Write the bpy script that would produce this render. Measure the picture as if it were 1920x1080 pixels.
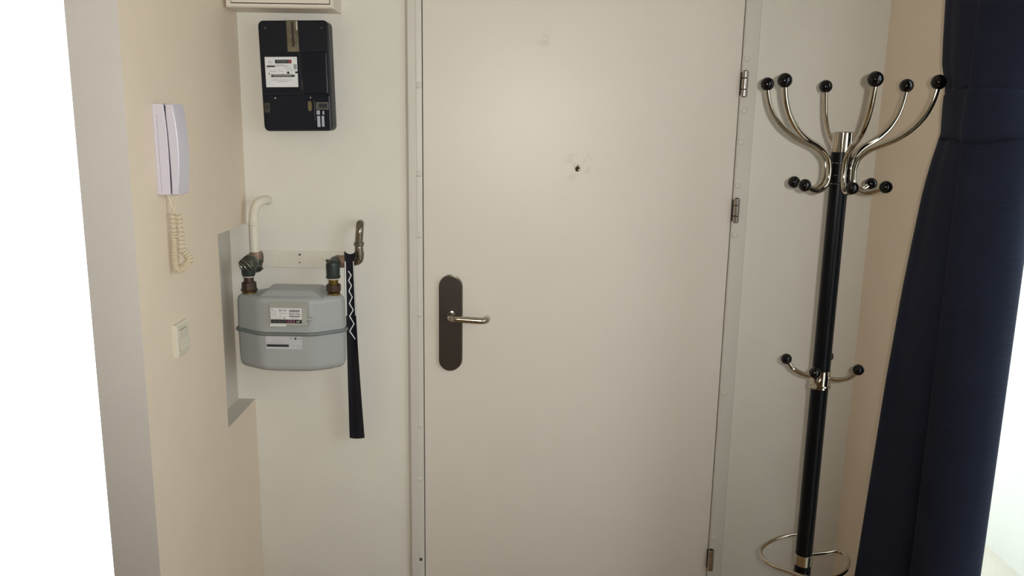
import bpy, bmesh, math, random
from mathutils import Vector, Matrix
random.seed(7)
PI = math.pi
for o in list(bpy.data.objects):
    bpy.data.objects.remove(o)
SC = bpy.context.scene
COL = SC.collection

# ------------------------------------------------------------------ camera
FPX, EYE = 1550.0, 1.599
PITCH, ROLL = math.atan(1550 / 7610), math.atan(122 / 7610)
FW = Vector((0, math.cos(PITCH), -math.sin(PITCH)))
_r0, _u0 = Vector((1, 0, 0)), Vector((0, math.sin(PITCH), math.cos(PITCH)))
RT = _r0 * math.cos(ROLL) + _u0 * math.sin(ROLL)
UP = _u0 * math.cos(ROLL) - _r0 * math.sin(ROLL)
ORG = Vector((0, 0, EYE))
cd = bpy.data.cameras.new('camera')
cd.sensor_width = 36.0
cd.lens = FPX / 1920 * 36.0
cd.clip_start = 0.02
cam = bpy.data.objects.new('camera', cd)
COL.objects.link(cam)
M = Matrix((RT, UP, -FW)).transposed().to_4x4()
M.translation = ORG
cam.matrix_world = M
SC.camera = cam

# ------------------------------------------------------------------ light and exposure
SC.view_settings.view_transform = 'Standard'
SC.view_settings.look = 'None'
SC.view_settings.exposure = 0.0
SC.view_settings.gamma = 1.0
SC.view_settings.use_curve_mapping = False
w = bpy.data.worlds.new('overcast_sky')
SC.world = w
w.use_nodes = True
bg = w.node_tree.nodes['Background']
bg.inputs[0].default_value = (0.87, 0.945, 1.0, 1)      # plain overcast sky, the same all round
bg.inputs[1].default_value = 4.2

fl = bpy.data.lights.new('camera_flash', 'SPOT')       # the camera's own flash, beside the lens
fl.energy = 70.0
fl.color = (1.0, 0.965, 0.89)
fl.shadow_soft_size = 0.008
fl.spot_size = math.radians(92)
fl.spot_blend = 0.95
flo = bpy.data.objects.new('camera_flash', fl)
COL.objects.link(flo)
flo.location = ORG + RT * 0.036 + UP * 0.015 - FW * 0.01
aim = Vector((-0.22, 2.19, 1.66)) - flo.location
flo.rotation_euler = aim.to_track_quat('-Z', 'Y').to_euler()


# ------------------------------------------------------------------ helpers: pixel of the photograph -> point on a real plane
def _ray(x, y):
    return FW + RT * ((x - 960) / FPX) - UP * ((y - 540) / FPX)


def onY(x, y, Y):
    d = _ray(x, y)
    return ORG + d * (Y / d.y)


def onX(x, y, X):
    d = _ray(x, y)
    return ORG + d * (X / d.x)


def onZ(x, y, Z):
    d = _ray(x, y)
    return ORG + d * ((Z - EYE) / d.z)


# ------------------------------------------------------------------ helpers: shapes
def box(bm, a, b):
    x0, y0, z0 = [min(a[i], b[i]) for i in range(3)]
    x1, y1, z1 = [max(a[i], b[i]) for i in range(3)]
    v = [bm.verts.new(p) for p in ((x0, y0, z0), (x1, y0, z0), (x1, y1, z0), (x0, y1, z0), (x0, y0, z1), (x1, y0, z1), (x1, y1, z1), (x0, y1, z1))]
    for f in ((0, 3, 2, 1), (4, 5, 6, 7), (0, 1, 5, 4), (1, 2, 6, 5), (2, 3, 7, 6), (3, 0, 4, 7)):
        bm.faces.new([v[i] for i in f])
    return bm


def bevel(bm, r, seg=3):
    bmesh.ops.bevel(bm, geom=list(bm.edges), offset=r, segments=seg, profile=0.5, affect='EDGES', clamp_overlap=True)
    return bm


def bbox(a, b, r=0.003, seg=3):
    return bevel(box(bmesh.new(), a, b), r, seg)


def loft(bm, loops, cap=True, closed=True):
    rings = [[bm.verts.new(p) for p in L] for L in loops]
    n = len(rings[0])
    for A, B in zip(rings, rings[1:]):
        for i in range(n if closed else n - 1):
            j = (i + 1) % n
            bm.faces.new((A[i], A[j], B[j], B[i]))
    if cap:
        bm.faces.new(list(reversed(rings[0])))
        bm.faces.new(rings[-1])
    return bm


def frame_of(d):
    d = Vector(d).normalized()
    a = Vector((0, 0, 1)) if abs(d.z) < 0.9 else Vector((1, 0, 0))
    u = d.cross(a).normalized()
    return d, u, d.cross(u).normalized()


def lathe(bm, prof, org, axis=(0, 0, 1), n=32):
    """prof: list of (distance along the axis, radius)"""
    d, u, v = frame_of(axis)
    org = Vector(org)
    loops = [[org + d * t + (u * math.cos(2 * PI * k / n) + v * math.sin(2 * PI * k / n)) * max(r, 1e-5) for k in range(n)] for t, r in prof]
    return loft(bm, loops)


def smooth_path(pts, sub=8):
    P = [Vector(p) for p in pts]
    out = []
    for i in range(len(P) - 1):
        a, b, c, d = P[max(i - 1, 0)], P[i], P[i + 1], P[min(i + 2, len(P) - 1)]
        for k in range(sub):
            t = k / sub
            out.append(0.5 * ((2 * b) + (c - a) * t + (2 * a - 5 * b + 4 * c - d) * t * t + (3 * b - a - 3 * c + d) * t ** 3))
    out.append(P[-1])
    return out


def tube(bm, pts, r, n=12, sub=8):
    P = smooth_path(pts, sub) if sub > 1 else [Vector(p) for p in pts]
    d, u, v = frame_of(P[1] - P[0])
    loops = []
    for i, p in enumerate(P):
        t = (P[min(i + 1, len(P) - 1)] - P[max(i - 1, 0)])
        t = t.normalized() if t.length > 1e-9 else d
        u = (u - t * u.dot(t)).normalized()
        v = t.cross(u)
        rr = r(i / (len(P) - 1)) if callable(r) else r
        loops.append([p + (u * math.cos(2 * PI * k / n) + v * math.sin(2 * PI * k / n)) * rr for k in range(n)])
    return loft(bm, loops)


def ball(bm, c, r, seg=28):
    bmesh.ops.create_uvsphere(bm, u_segments=seg, v_segments=seg // 2, radius=r, matrix=Matrix.Translation(c))
    return bm


def prism(bm, outline, y0, y1):
    """outline of (x, z) extruded along Y"""
    return loft(bm, [[(x, y0, z) for x, z in outline], [(x, y1, z) for x, z in outline]])


def round_rect(x0, z0, x1, z1, r, k=6):
    out = []
    for cx, cz, a0 in ((x1 - r, z1 - r, 0), (x0 + r, z1 - r, 90), (x0 + r, z0 + r, 180), (x1 - r, z0 + r, 270)):
        for i in range(k + 1):
            a = math.radians(a0 + 90 * i / k)
            out.append((cx + r * math.cos(a), cz + r * math.sin(a)))
    return out


def soft_prism(bm, outline, yb, yf, r=0.004, k=3):
    """an (x, z) outline from back yb to front yf with a rounded front edge"""
    cx = sum(p[0] for p in outline) / len(outline)
    cz = sum(p[1] for p in outline) / len(outline)
    W = max(abs(p[0] - cx) for p in outline)
    Hh = max(abs(p[1] - cz) for p in outline)
    s = 1 if yb > yf else -1
    L = [[(x, yb, z) for x, z in outline]]
    for i in range(k + 1):
        a = PI / 2 * i / k
        ins, y = r * (1 - math.cos(a)), yf + s * r * (1 - math.sin(a))
        L.append([(cx + (x - cx) * (1 - ins / W), y, cz + (z - cz) * (1 - ins / Hh)) for x, z in outline])
    return loft(bm, L)


def obj(name, bm, m=None, parent=None, smooth=True, angle=40, origin=None):
    bmesh.ops.recalc_face_normals(bm, faces=list(bm.faces))
    me = bpy.data.meshes.new(name)
    if origin is not None:
        bmesh.ops.translate(bm, verts=list(bm.verts), vec=-Vector(origin))
    for f in bm.faces:
        f.smooth = smooth
    if smooth:
        for e in bm.edges:
            if len(e.link_faces) == 2 and e.calc_face_angle(0) > math.radians(angle):
                e.smooth = False
    bm.to_mesh(me)
    bm.free()
    if m:
        me.materials.append(m)
    o = bpy.data.objects.new(name, me)
    COL.objects.link(o)
    if smooth:
        wn = o.modifiers.new('weighted_normals', 'WEIGHTED_NORMAL')
        wn.keep_sharp = True
        wn.weight = 100
    if parent:
        o.parent = parent
        o.matrix_parent_inverse = parent.matrix_world.inverted()
    if origin is not None:
        o.location = origin
    return o


def thing(name, label, cat, loc=(0, 0, 0), kind=None, group=None):
    o = bpy.data.objects.new(name, None)
    COL.objects.link(o)
    o.location = loc
    o.matrix_world = Matrix.Translation(loc)
    o.empty_display_size = 0.05
    o['label'] = label
    if cat:
        o['category'] = cat
    if kind:
        o['kind'] = kind
    if group:
        o['group'] = group
    return o


def struct(name, bm, m, label, smooth=False):
    o = obj(name, bm, m, smooth=smooth)
    o['kind'] = 'structure'
    o['label'] = label
    return o


def lettering(name, s, m, parent, loc, size, align='LEFT', sx=1.0, rot=0.0):
    c = bpy.data.curves.new(name, 'FONT')
    c.body = s
    c.size = size
    c.align_x = align
    c.align_y = 'CENTER'
    c.extrude = 0.00012
    c.resolution_u = 3
    c.materials.append(m)
    o = bpy.data.objects.new(name, c)
    COL.objects.link(o)
    o.parent = parent
    o.matrix_parent_inverse = parent.matrix_world.inverted()
    o.location = loc
    o.rotation_euler = (PI / 2, rot, 0)
    o.scale = (sx, 1, 1)
    return o


def small_print(bm, x0, x1, z, y, h, seed):
    """a line of print too small to read: strokes in word-length runs"""
    rr = random.Random(seed)
    x = x0
    while x < x1:
        wl = min(rr.uniform(2, 6) * h, x1 - x)
        e = x + wl
        while x < e:
            box(bm, (x, y, z - h * rr.uniform(0.3, 0.5)), (min(x + h * 0.38, e), y + 0.0003, z + h * rr.uniform(0.3, 0.5)))
            x += h * 0.62
        x += h * 0.6
    return bm


# ------------------------------------------------------------------ helpers: materials
def lin(c):
    return tuple((v / 12.92 if v <= 0.04045 else ((v + 0.055) / 1.055) ** 2.4) for v in (i / 255 for i in c)) + (1,)


def mat(name, rgb, rough=0.5, metal=0.0, spec=0.5, bump=0.0, bscale=200.0, vary=0.0, vscale=6.0, coat=0.0, stretch=None):
    m = bpy.data.materials.new(name)
    m.use_nodes = True
    nt = m.node_tree
    b = nt.nodes['Principled BSDF']
    c = lin(rgb)
    b.inputs['Base Color'].default_value = c
    b.inputs['Roughness'].default_value = rough
    b.inputs['Metallic'].default_value = metal
    b.inputs['Specular IOR Level'].default_value = spec
    b.inputs['Coat Weight'].default_value = coat
    b.inputs['Coat Roughness'].default_value = 0.08
    tc = nt.nodes.new('ShaderNodeTexCoord')
    src = tc.outputs['Object']
    if stretch:
        mp = nt.nodes.new('ShaderNodeMapping')
        mp.inputs['Scale'].default_value = stretch
        nt.links.new(src, mp.inputs['Vector'])
        src = mp.outputs[0]
    n = nt.nodes.new('ShaderNodeTexNoise')
    n.inputs['Scale'].default_value = vscale
    n.inputs['Detail'].default_value = 5
    nt.links.new(src, n.inputs['Vector'])
    mr = nt.nodes.new('ShaderNodeMapRange')
    mr.inputs['From Min'].default_value = 0.3
    mr.inputs['From Max'].default_value = 0.7
    mr.inputs['To Min'].default_value = 1 - vary
    mr.inputs['To Max'].default_value = 1 + vary * 0.6
    nt.links.new(n.outputs['Fac'], mr.inputs['Value'])
    mx = nt.nodes.new('ShaderNodeVectorMath')
    mx.operation = 'SCALE'
    mx.inputs[0].default_value = c[:3]
    nt.links.new(mr.outputs[0], mx.inputs['Scale'])
    nt.links.new(mx.outputs[0], b.inputs['Base Color'])
    if bump:
        n2 = nt.nodes.new('ShaderNodeTexNoise')
        n2.inputs['Scale'].default_value = bscale
        n2.inputs['Detail'].default_value = 3
        nt.links.new(src, n2.inputs['Vector'])
        bp = nt.nodes.new('ShaderNodeBump')
        bp.inputs['Strength'].default_value = bump
        bp.inputs['Distance'].default_value = 0.001
        nt.links.new(n2.outputs['Fac'], bp.inputs['Height'])
        nt.links.new(bp.outputs[0], b.inputs['Normal'])
    return m


NICHE = mat('niche_shade_tone', (208, 202, 192), 0.8, bump=0.25, bscale=260, vary=0.02, spec=0.3)  # wall paint made darker and greyer, shade of the recess in the colour
REARP = mat('taupe_rear_wall_paint', (150, 136, 118), 0.85, vary=0.03, vscale=4)
WALL = mat('white_wall_paint', (224, 221, 213), 0.75, bump=0.25, bscale=260, vary=0.02, vscale=9, spec=0.3)
CREAM = mat('cream_wall_paint', (229, 214, 195), 0.8, bump=0.25, bscale=260, vary=0.02, vscale=9, spec=0.3)
REVEAL = mat('pale_grey_reveal_paint', (216, 210, 205), 0.75, bump=0.2, bscale=260, vary=0.02, spec=0.3)
CEIL = mat('ceiling_paint', (232, 230, 224), 0.9)
FLOOR = mat('oak_laminate', (170, 130, 90), 0.45, vary=0.12, vscale=9, stretch=(12, 1, 1))
FRAMEP = mat('grey_white_frame_enamel', (208, 204, 196), 0.45, bump=0.1, bscale=90, vary=0.02)
CAPP = mat('bolt_cap_enamel', (208, 205, 196), 0.5)
DARKGAP = mat('dark_gap', (40, 34, 28), 0.9)
PLATE = mat('bronze_anodised_aluminium', (50, 40, 32), 0.45, metal=0.1, bump=0.05, bscale=400, vary=0.06, vscale=20)
STEEL = mat('satin_nickel', (172, 166, 152), 0.22, metal=1.0)
CHROME = mat('polished_chrome', (186, 176, 160), 0.07, metal=1.0)
HINGE = mat('nickel_hinge_metal', (180, 172, 166), 0.16, metal=1.0)
BLACKG = mat('glossy_black_plastic', (9, 7, 8), 0.08, spec=0.4)
BLACKP = mat('black_powder_coat', (9, 9, 12), 0.34, spec=0.16)
BAKEL = mat('black_bakelite', (15, 18, 29), 0.4, spec=0.28, vary=0.15, vscale=14)
BAKEL2 = mat('black_bakelite_cover', (16, 19, 31), 0.3, spec=0.3, vary=0.1, vscale=14)
BRASS = mat('aged_brass', (128, 108, 66), 0.38, metal=0.9, vary=0.3, vscale=40)
TARN = mat('tarnished_tin_strip', (104, 98, 78), 0.5, metal=0.2, vary=0.35, vscale=60)
DBROWN = mat('dark_brown_slot', (52, 34, 24), 0.6)
GREY = mat('grey_meter_enamel', (164, 167, 168), 0.42, bump=0.05, bscale=150, vary=0.02)
GREYD = mat('dark_grey_seam_metal', (120, 126, 126), 0.35, metal=0.25)
GREYB = mat('light_grey_index_plastic', (166, 166, 160), 0.4)
LABELW = mat('white_label', (214, 215, 216), 0.5)
LABELM = mat('white_enamel_nameplate', (226, 228, 232), 0.35)
STICK = mat('grey_white_sticker', (190, 190, 196), 0.5)
INK = mat('black_ink', (28, 28, 32), 0.6)
INKG = mat('grey_ink', (110, 110, 114), 0.6)
INKL = mat('pale_grey_ink', (150, 150, 158), 0.6)
RED = mat('red_counter_drum', (150, 30, 44), 0.5)
MAROON = mat('maroon_counter_frame', (84, 32, 48), 0.5)
WHITEI = mat('white_print', (235, 235, 238), 0.5)
PALEP = mat('pale_blue_grey_plastic', (176, 180, 196), 0.2)
PIPEW = mat('painted_pipe', (222, 216, 202), 0.5, bump=0.3, bscale=60, vary=0.05, vscale=30)
RUST = mat('rusty_pipe_coupling', (146, 122, 106), 0.6, metal=0.3, vary=0.25, vscale=60, bump=0.4, bscale=120)
DGREEN = mat('dark_green_cast_fitting', (46, 56, 52), 0.42, metal=0.3, bump=0.5, bscale=140, vary=0.25, vscale=50)
GMETAL = mat('grey_green_handwheel', (92, 94, 86), 0.32, metal=0.7, vary=0.3, vscale=70)
BROWN = mat('brown_brass_nut', (84, 68, 58), 0.4, metal=0.6, vary=0.2, vscale=60)
NIPPLE = mat('brass_nipple', (128, 104, 52), 0.3, metal=0.9, vary=0.25, vscale=70)
COPPER = mat('tarnished_nickel_pipe', (138, 130, 114), 0.24, metal=0.95, vary=0.2, vscale=40)
WASHER = mat('pale_fibre_washer', (196, 190, 176), 0.6)
HORN = mat('navy_black_plastic', (12, 15, 27), 0.4, spec=0.35)
PHONE = mat('white_phone_plastic', (210, 205, 218), 0.3, spec=0.45)
CORDM = mat('cream_phone_cord', (214, 200, 174), 0.5)
SWITCH = mat('ivory_switch_plastic', (214, 208, 190), 0.3)
WINF = mat('white_window_frame', (236, 236, 234), 0.35)
BOXM = mat('cream_metal_cabinet', (224, 216, 204), 0.45, bump=0.08, bscale=120)


def door_material():
    m = mat('pale_grey_door_lacquer', (219, 212, 202), 0.40, bump=0.12, bscale=130, vary=0.015, vscale=5, spec=0.5)
    nt = m.node_tree
    b = nt.nodes['Principled BSDF']
    old = b.inputs['Base Color'].links[0].from_socket
    tc = nt.nodes.new('ShaderNodeTexCoord')
    cur = old
    for c, r, seed in (((0.168, 2.185, 1.483), 0.05, 3.0), ((0.073, 2.185, 1.805), 0.03, 9.0)):   # greasy smudges round the peephole and above
        vm = nt.nodes.new('ShaderNodeVectorMath')
        vm.operation = 'DISTANCE'
        vm.inputs[1].default_value = c
        nt.links.new(tc.outputs['Object'], vm.inputs[0])
        f = nt.nodes.new('ShaderNodeMapRange')
        f.inputs['From Min'].default_value = r
        f.inputs['From Max'].default_value = r * 0.35
        nt.links.new(vm.outputs['Value'], f.inputs['Value'])
        n = nt.nodes.new('ShaderNodeTexNoise')
        n.noise_dimensions = '4D'
        n.inputs['W'].default_value = seed
        n.inputs['Scale'].default_value = 42
        n.inputs['Detail'].default_value = 2
        nt.links.new(tc.outputs['Object'], n.inputs['Vector'])
        g = nt.nodes.new('ShaderNodeMapRange')
        g.inputs['From Min'].default_value = 0.5
        g.inputs['From Max'].default_value = 0.62
        g.inputs['To Max'].default_value = 0.3
        nt.links.new(n.outputs['Fac'], g.inputs['Value'])
        mu = nt.nodes.new('ShaderNodeMath')
        mu.operation = 'MULTIPLY'
        nt.links.new(f.outputs[0], mu.inputs[0])
        nt.links.new(g.outputs[0], mu.inputs[1])
        mx = nt.nodes.new('ShaderNodeMix')
        mx.data_type = 'RGBA'
        nt.links.new(mu.outputs[0], mx.inputs['Factor'])
        nt.links.new(cur, mx.inputs['A'])
        mx.inputs['B'].default_value = lin((176, 160, 140))
        cur = mx.outputs['Result']
    nt.links.new(cur, b.inputs['Base Color'])
    return m


DOORM = door_material()


def fabric():
    m = mat('navy_ribbed_curtain_fabric', (30, 34, 50), 0.85, vary=0.12, vscale=12, spec=0.2)
    nt = m.node_tree
    b = nt.nodes['Principled BSDF']
    tc = nt.nodes.new('ShaderNodeTexCoord')
    wv = nt.nodes.new('ShaderNodeTexWave')
    wv.bands_direction = 'Z'
    wv.inputs['Scale'].default_value = 75
    wv.inputs['Distortion'].default_value = 1.5
    wv.inputs['Detail'].default_value = 2
    nt.links.new(tc.outputs['Object'], wv.inputs['Vector'])
    bp = nt.nodes.new('ShaderNodeBump')
    bp.inputs['Strength'].default_value = 0.35
    bp.inputs['Distance'].default_value = 0.001
    nt.links.new(wv.outputs['Fac'], bp.inputs['Height'])
    nt.links.new(bp.outputs[0], b.inputs['Normal'])
    b.inputs['Sheen Weight'].default_value = 0.05
    b.inputs['Sheen Roughness'].default_value = 0.5
    b.inputs['Sheen Tint'].default_value = lin((96, 100, 126))
    return m


NAVY = fabric()


def glass_mat():
    m = bpy.data.materials.new('window_glass')
    m.use_nodes = True
    nt = m.node_tree
    nt.nodes.remove(nt.nodes['Principled BSDF'])
    t = nt.nodes.new('ShaderNodeBsdfTransparent')
    t.inputs[0].default_value = (0.94, 0.96, 0.95, 1)
    g = nt.nodes.new('ShaderNodeBsdfGlossy')
    g.inputs['Roughness'].default_value = 0.02
    lw = nt.nodes.new('ShaderNodeLayerWeight')
    pw = nt.nodes.new('ShaderNodeMath')
    pw.operation = 'POWER'
    pw.inputs[1].default_value = 5.0
    nt.links.new(lw.outputs['Facing'], pw.inputs[0])
    fr = nt.nodes.new('ShaderNodeMapRange')
    fr.inputs['To Min'].default_value = 0.03
    fr.inputs['To Max'].default_value = 0.9
    nt.links.new(pw.outputs[0], fr.inputs['Value'])
    mx = nt.nodes.new('ShaderNodeMixShader')
    nt.links.new(fr.outputs[0], mx.inputs[0])
    nt.links.new(t.outputs[0], mx.inputs[1])
    nt.links.new(g.outputs[0], mx.inputs[2])
    nt.links.new(mx.outputs[0], nt.nodes['Material Output'].inputs[0])
    return m


GLASS = glass_mat()

# ------------------------------------------------------------------ the setting
YB, XL, XR = 2.19, -0.7085, 0.945          # door wall, left hall wall, right wall
YS = 1.535                                # free end of the left hall wall
XO = -2.4                                 # far left wall of the room
YR, CZ = -2.0, 2.5                        # rear wall, ceiling height
DL, DR, DT = -0.2375, 0.5755, 2.03        # door leaf

bm = bmesh.new()
box(bm, (XO, YR, -0.1), (XR + 0.06, YB + 0.3, 0))
struct('floor', bm, FLOOR, 'oak wood floor of the hall and room')
bm = bmesh.new()
box(bm, (XO, YR, CZ), (XR + 0.06, YB + 0.3, CZ + 0.1))
struct('ceiling', bm, CEIL, 'white ceiling of the hall and room')

bm = bmesh.new()                          # door wall with its doorway
box(bm, (XL - 0.1, YB, 0), (DL - 0.006, YB + 0.2, CZ))
box(bm, (DR + 0.006, YB, 0), (XR + 0.06, YB + 0.2, CZ))
box(bm, (DL - 0.006, YB, DT + 0.006), (DR + 0.006, YB + 0.2, CZ))
struct('wall_back', bm, WALL, 'off-white wall around the entrance door')

# left hall wall: a short partition with a free end and a shallow niche beside the gas meter
N0, N1 = 0.827, 1.318
YN, XN = 1.968, -0.756
bm = bmesh.new()
x0 = -0.803
ys = [YS, YN, YB]
zs = [0, N0, N1, CZ]


def quad(pts):
    bm.faces.new([bm.verts.new(p) for p in pts])


for i in range(2):
    for j in range(3):
        if i == 1 and j == 1:
            continue
        quad([(XL, ys[i], zs[j]), (XL, ys[i + 1], zs[j]), (XL, ys[i + 1], zs[j + 1]), (XL, ys[i], zs[j + 1])])
quad([(XN, YN + 0.008, N0), (XN, YB, N0), (XN, YB, N1), (XN, YN + 0.008, N1)])
quad([(XL, YN, N0), (XL, YB, N0), (XN, YB, N0), (XN, YN + 0.008, N0)])
quad([(XL, YN, N1), (XL, YB, N1), (XN, YB, N1), (XN, YN + 0.008, N1)])
quad([(XL, YN, N0), (XN, YN + 0.008, N0), (XN, YN + 0.008, N1), (XL, YN, N1)])
quad([(x0, YS, 0), (x0, YB, 0), (x0, YB, CZ), (x0, YS, CZ)])
quad([(x0, YS, 0), (XL, YS, 0), (XL, YS, CZ), (x0, YS, CZ)])
bmesh.ops.remove_doubles(bm, verts=list(bm.verts), dist=1e-5)
wl = struct('wall_left', bm, CREAM, 'cream side wall of the hall with a shallow niche by the gas meter')
wl.data.materials.append(REVEAL)
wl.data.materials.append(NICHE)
for p in wl.data.polygons:
    c = p.center
    if abs(p.normal.y) > 0.9 and abs(c.y - YS) < 0.01:
        p.material_index = 1
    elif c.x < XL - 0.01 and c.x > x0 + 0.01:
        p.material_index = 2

# right wall with a glazed balcony door
WY0, WY1, WZ1, TW = 0.15, 1.76, 2.15, 0.06
bm = bmesh.new()
box(bm, (XR, WY1, 0), (XR + TW, YB + 0.2, CZ))
box(bm, (XR, YR, 0), (XR + TW, WY0, CZ))
box(bm, (XR, WY0, WZ1), (XR + TW, WY1, CZ))
struct('wall_right', bm, CREAM, 'cream wall right of the coat stand, with the balcony window')
bm = bmesh.new()
box(bm, (XO - 0.15, YR - 0.15, 0), (XR + 0.06, YR, CZ))
struct('wall_rear', bm, REARP, 'taupe wall behind the camera')
bm = bmesh.new()
box(bm, (XO - 0.15, YR, 0), (XO, YB + 0.3, CZ))
struct('wall_far_left', bm, WALL, 'white wall at the far left of the room')
LY, LX0, LX1 = 2.30, -2.25, -1.03
bm = bmesh.new()
box(bm, (XO, LY, 0), (LX0, LY + 0.2, CZ))
box(bm, (LX1, LY, 0), (x0, LY + 0.2, CZ))
box(bm, (LX0, LY, 2.3), (LX1, LY + 0.2, CZ))
struct('wall_back_left', bm, WALL, 'white wall around the bright left window')


def window(name, label, axis, c, e, a0, a1, z0, z1, fw, mull):
    w_ = thing(name, label, None, (0, 0, 0), kind='structure')

    def bx(p0, p1, d0, d1, q0, q1):
        b_ = bmesh.new()
        if axis == 'X':
            box(b_, (c + d0, p0, q0), (c + d1, p1, q1))
        else:
            box(b_, (p0, c + d0, q0), (p1, c + d1, q1))
        return b_
    for (p0, p1, q0, q1, nm) in ((a0, a0 + fw, z0, z1, 'frame_stile'), (a1 - fw, a1, z0, z1, 'frame_stile'), (a0 + fw, a1 - fw, z0, z0 + fw, 'frame_rail'), (a0 + fw, a1 - fw, z1 - fw, z1, 'frame_rail')):
        obj(nm, bevel(bx(p0, p1, e, e + 0.055, q0, q1), 0.004, 2), WINF, w_, smooth=False)
    obj('frame_mullion', bevel(bx(mull - 0.04, mull + 0.04, e, e + 0.055, z0 + fw, z1 - fw), 0.004, 2), WINF, w_, smooth=False)
    obj('pane', bx(a0 + fw, mull - 0.04, e + 0.024, e + 0.030, z0 + fw, z1 - fw), GLASS, w_, smooth=False)
    obj('pane', bx(mull + 0.04, a1 - fw, e + 0.024, e + 0.030, z0 + fw, z1 - fw), GLASS, w_, smooth=False)
    return w_


window('window_1', 'bright balcony window behind the navy curtain', 'X', XR, 0.002, WY0, WY1, 0.0, WZ1, 0.06, 0.55)
window('window_2', 'bright white window beyond the end of the left wall', 'Y', LY, 0.03, LX0, LX1, 0.0, 2.3, 0.07, -2.0)

# balcony outside the right window: floor slab and parapet
PARA = mat('pale_render_parapet', (188, 187, 180), 0.85, vary=0.02, vscale=4)
SLAB = mat('pale_concrete_slab', (180, 174, 160), 0.85, vary=0.06, vscale=5)
bm = bmesh.new()
box(bm, (XR + TW, -1.2, -0.4), (2.3, 4.4, -0.24))
struct('floor_balcony', bm, SLAB, 'concrete balcony floor outside the right window')
bm = bmesh.new()
box(bm, (2.15, -1.2, -0.24), (2.3, 4.4, 1.22))
struct('wall_balcony', bm, PARA, 'pale balcony parapet outside the right window')

# ------------------------------------------------------------------ entrance door
d1 = thing('door_1', 'pale grey flush entrance door with a bronze handle plate', None, (DL, YB, 0), kind='structure')
bm = bbox((DL, YB - 0.008, 0.006), (DR, YB + 0.04, DT), 0.0015, 2)
obj('door_leaf', bm, DOORM, d1)
bm = bmesh.new()
box(bm, (DL - 0.006, YB + 0.012, 0), (DL, YB + 0.045, DT + 0.006))
box(bm, (DR, YB + 0.012, 0), (DR + 0.006, YB + 0.045, DT + 0.006))
obj('rebate_gasket', bm, DARKGAP, d1, smooth=False)
bm = bmesh.new()                          # left jamb: chamfered outer edge, flat face, slightly lower inner strip
prof = [(DL - 0.0455, YB), (DL - 0.0365, YB - 0.017), (DL - 0.0175, YB - 0.017), (DL - 0.0155, YB - 0.013), (DL - 0.0020, YB - 0.011), (DL - 0.0020, YB + 0.03), (DL - 0.0455, YB + 0.001)]
loft(bm, [[(x, y, 0) for x, y in prof], [(x, y, DT + 0.05) for x, y in prof]])
jl = obj('door_jamb', bm, FRAMEP, d1, smooth=False)
bm = bmesh.new()
prof = [(DR + 0.0018, YB + 0.03), (DR + 0.0018, YB - 0.010), (DR + 0.005, YB - 0.013), (DR + 0.040, YB - 0.013), (DR + 0.0445, YB), (DR + 0.0445, YB + 0.001)]
loft(bm, [[(x, y, 0) for x, y in prof], [(x, y, DT + 0.05) for x, y in prof]])
jr = obj('door_jamb', bm, FRAMEP, d1, smooth=False)
bm = bmesh.new()
box(bm, (DL - 0.003, YB - 0.014, DT + 0.004), (DR + 0.003, YB + 0.03, DT + 0.05))
obj('door_head', bm, FRAMEP, d1, smooth=False)


def bolt_cap(px, py, parent, r=0.0082, m=CAPP):
    c = onY(px, py, YB - 0.014)
    b_ = bmesh.new()
    lathe(b_, [(-0.001, r), (0.0012, r * 0.96), (0.0026, r * 0.75), (0.0032, r * 0.4), (0.0034, 0.0)], c, (0, -1, 0), 24)
    return obj('bolt_cap', b_, m, parent)


for px, py in ((784, 160), (785, 326), (785.5, 441), (786, 590), (787.5, 798), (787.5, 898)):
    bolt_cap(px, py, jl)
b_ = bmesh.new()
lathe(b_, [(-0.001, 0.0048), (0.0008, 0.0046), (0.0010, 0.003), (0.0002, 0.0)], onY(789, 1049, YB - 0.014), (0, -1, 0), 16)
obj('screw', b_, mat('dull_screw_metal', (96, 92, 80), 0.45, metal=0.6), jl)
for px, py in ((1401, 110), (1395.5, 207), (1390, 267), (1384, 349), (1379, 440), (1357, 737), (1338, 1010)):
    bolt_cap(px, py, jr)
for px, py in ((1396.5, 157), (1380.5, 395), (1332.5, 1050)):
    c = onY(px, py, YB - 0.022)
    hp = thing('door_hinge', 'nickel barrel hinge', None, c)
    del hp['label']
    hp.parent = d1
    hp.matrix_parent_inverse = d1.matrix_world.inverted()
    H2, rr = 0.0315, 0.0083
    for (za, zb) in ((-H2, -H2 * 0.46), (-H2 * 0.42, H2 * 0.42), (H2 * 0.46, H2)):
        b_ = bmesh.new()
        lathe(b_, [(za, rr * 0.86), (za + 0.001, rr), (zb - 0.001, rr), (zb, rr * 0.86)], c, (0, 0, 1), 28)
        obj('knuckle', b_, HINGE, hp)
    b_ = bmesh.new()
    lathe(b_, [(-H2 - 0.0015, 0.003), (-H2 - 0.001, 0.0055), (H2 + 0.001, 0.0055), (H2 + 0.002, 0.003)], c, (0, 0, 1), 16)
    box(b_, (c.x - 0.0092, c.y + 0.003, c.z - H2 * 0.9), (c.x - 0.005, c.y + 0.012, c.z + H2 * 0.9))
    obj('pin', b_, DARKGAP, hp)

# handle plate and lever
pc = (onY(844, 517, YB - 0.02) + onY(844, 697, YB - 0.02)) / 2
W2, Hh2 = 0.0305, 0.1315


def stadium(cx, cz, w_, h_, k=14):
    o_ = []
    for i in range(k + 1):
        a = PI * i / k
        o_.append((cx + w_ * math.cos(a), cz + h_ - w_ + w_ * math.sin(a)))
    for i in range(k + 1):
        a = PI + PI * i / k
        o_.append((cx + w_ * math.cos(a), cz - h_ + w_ + w_ * math.sin(a)))
    return o_


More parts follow.
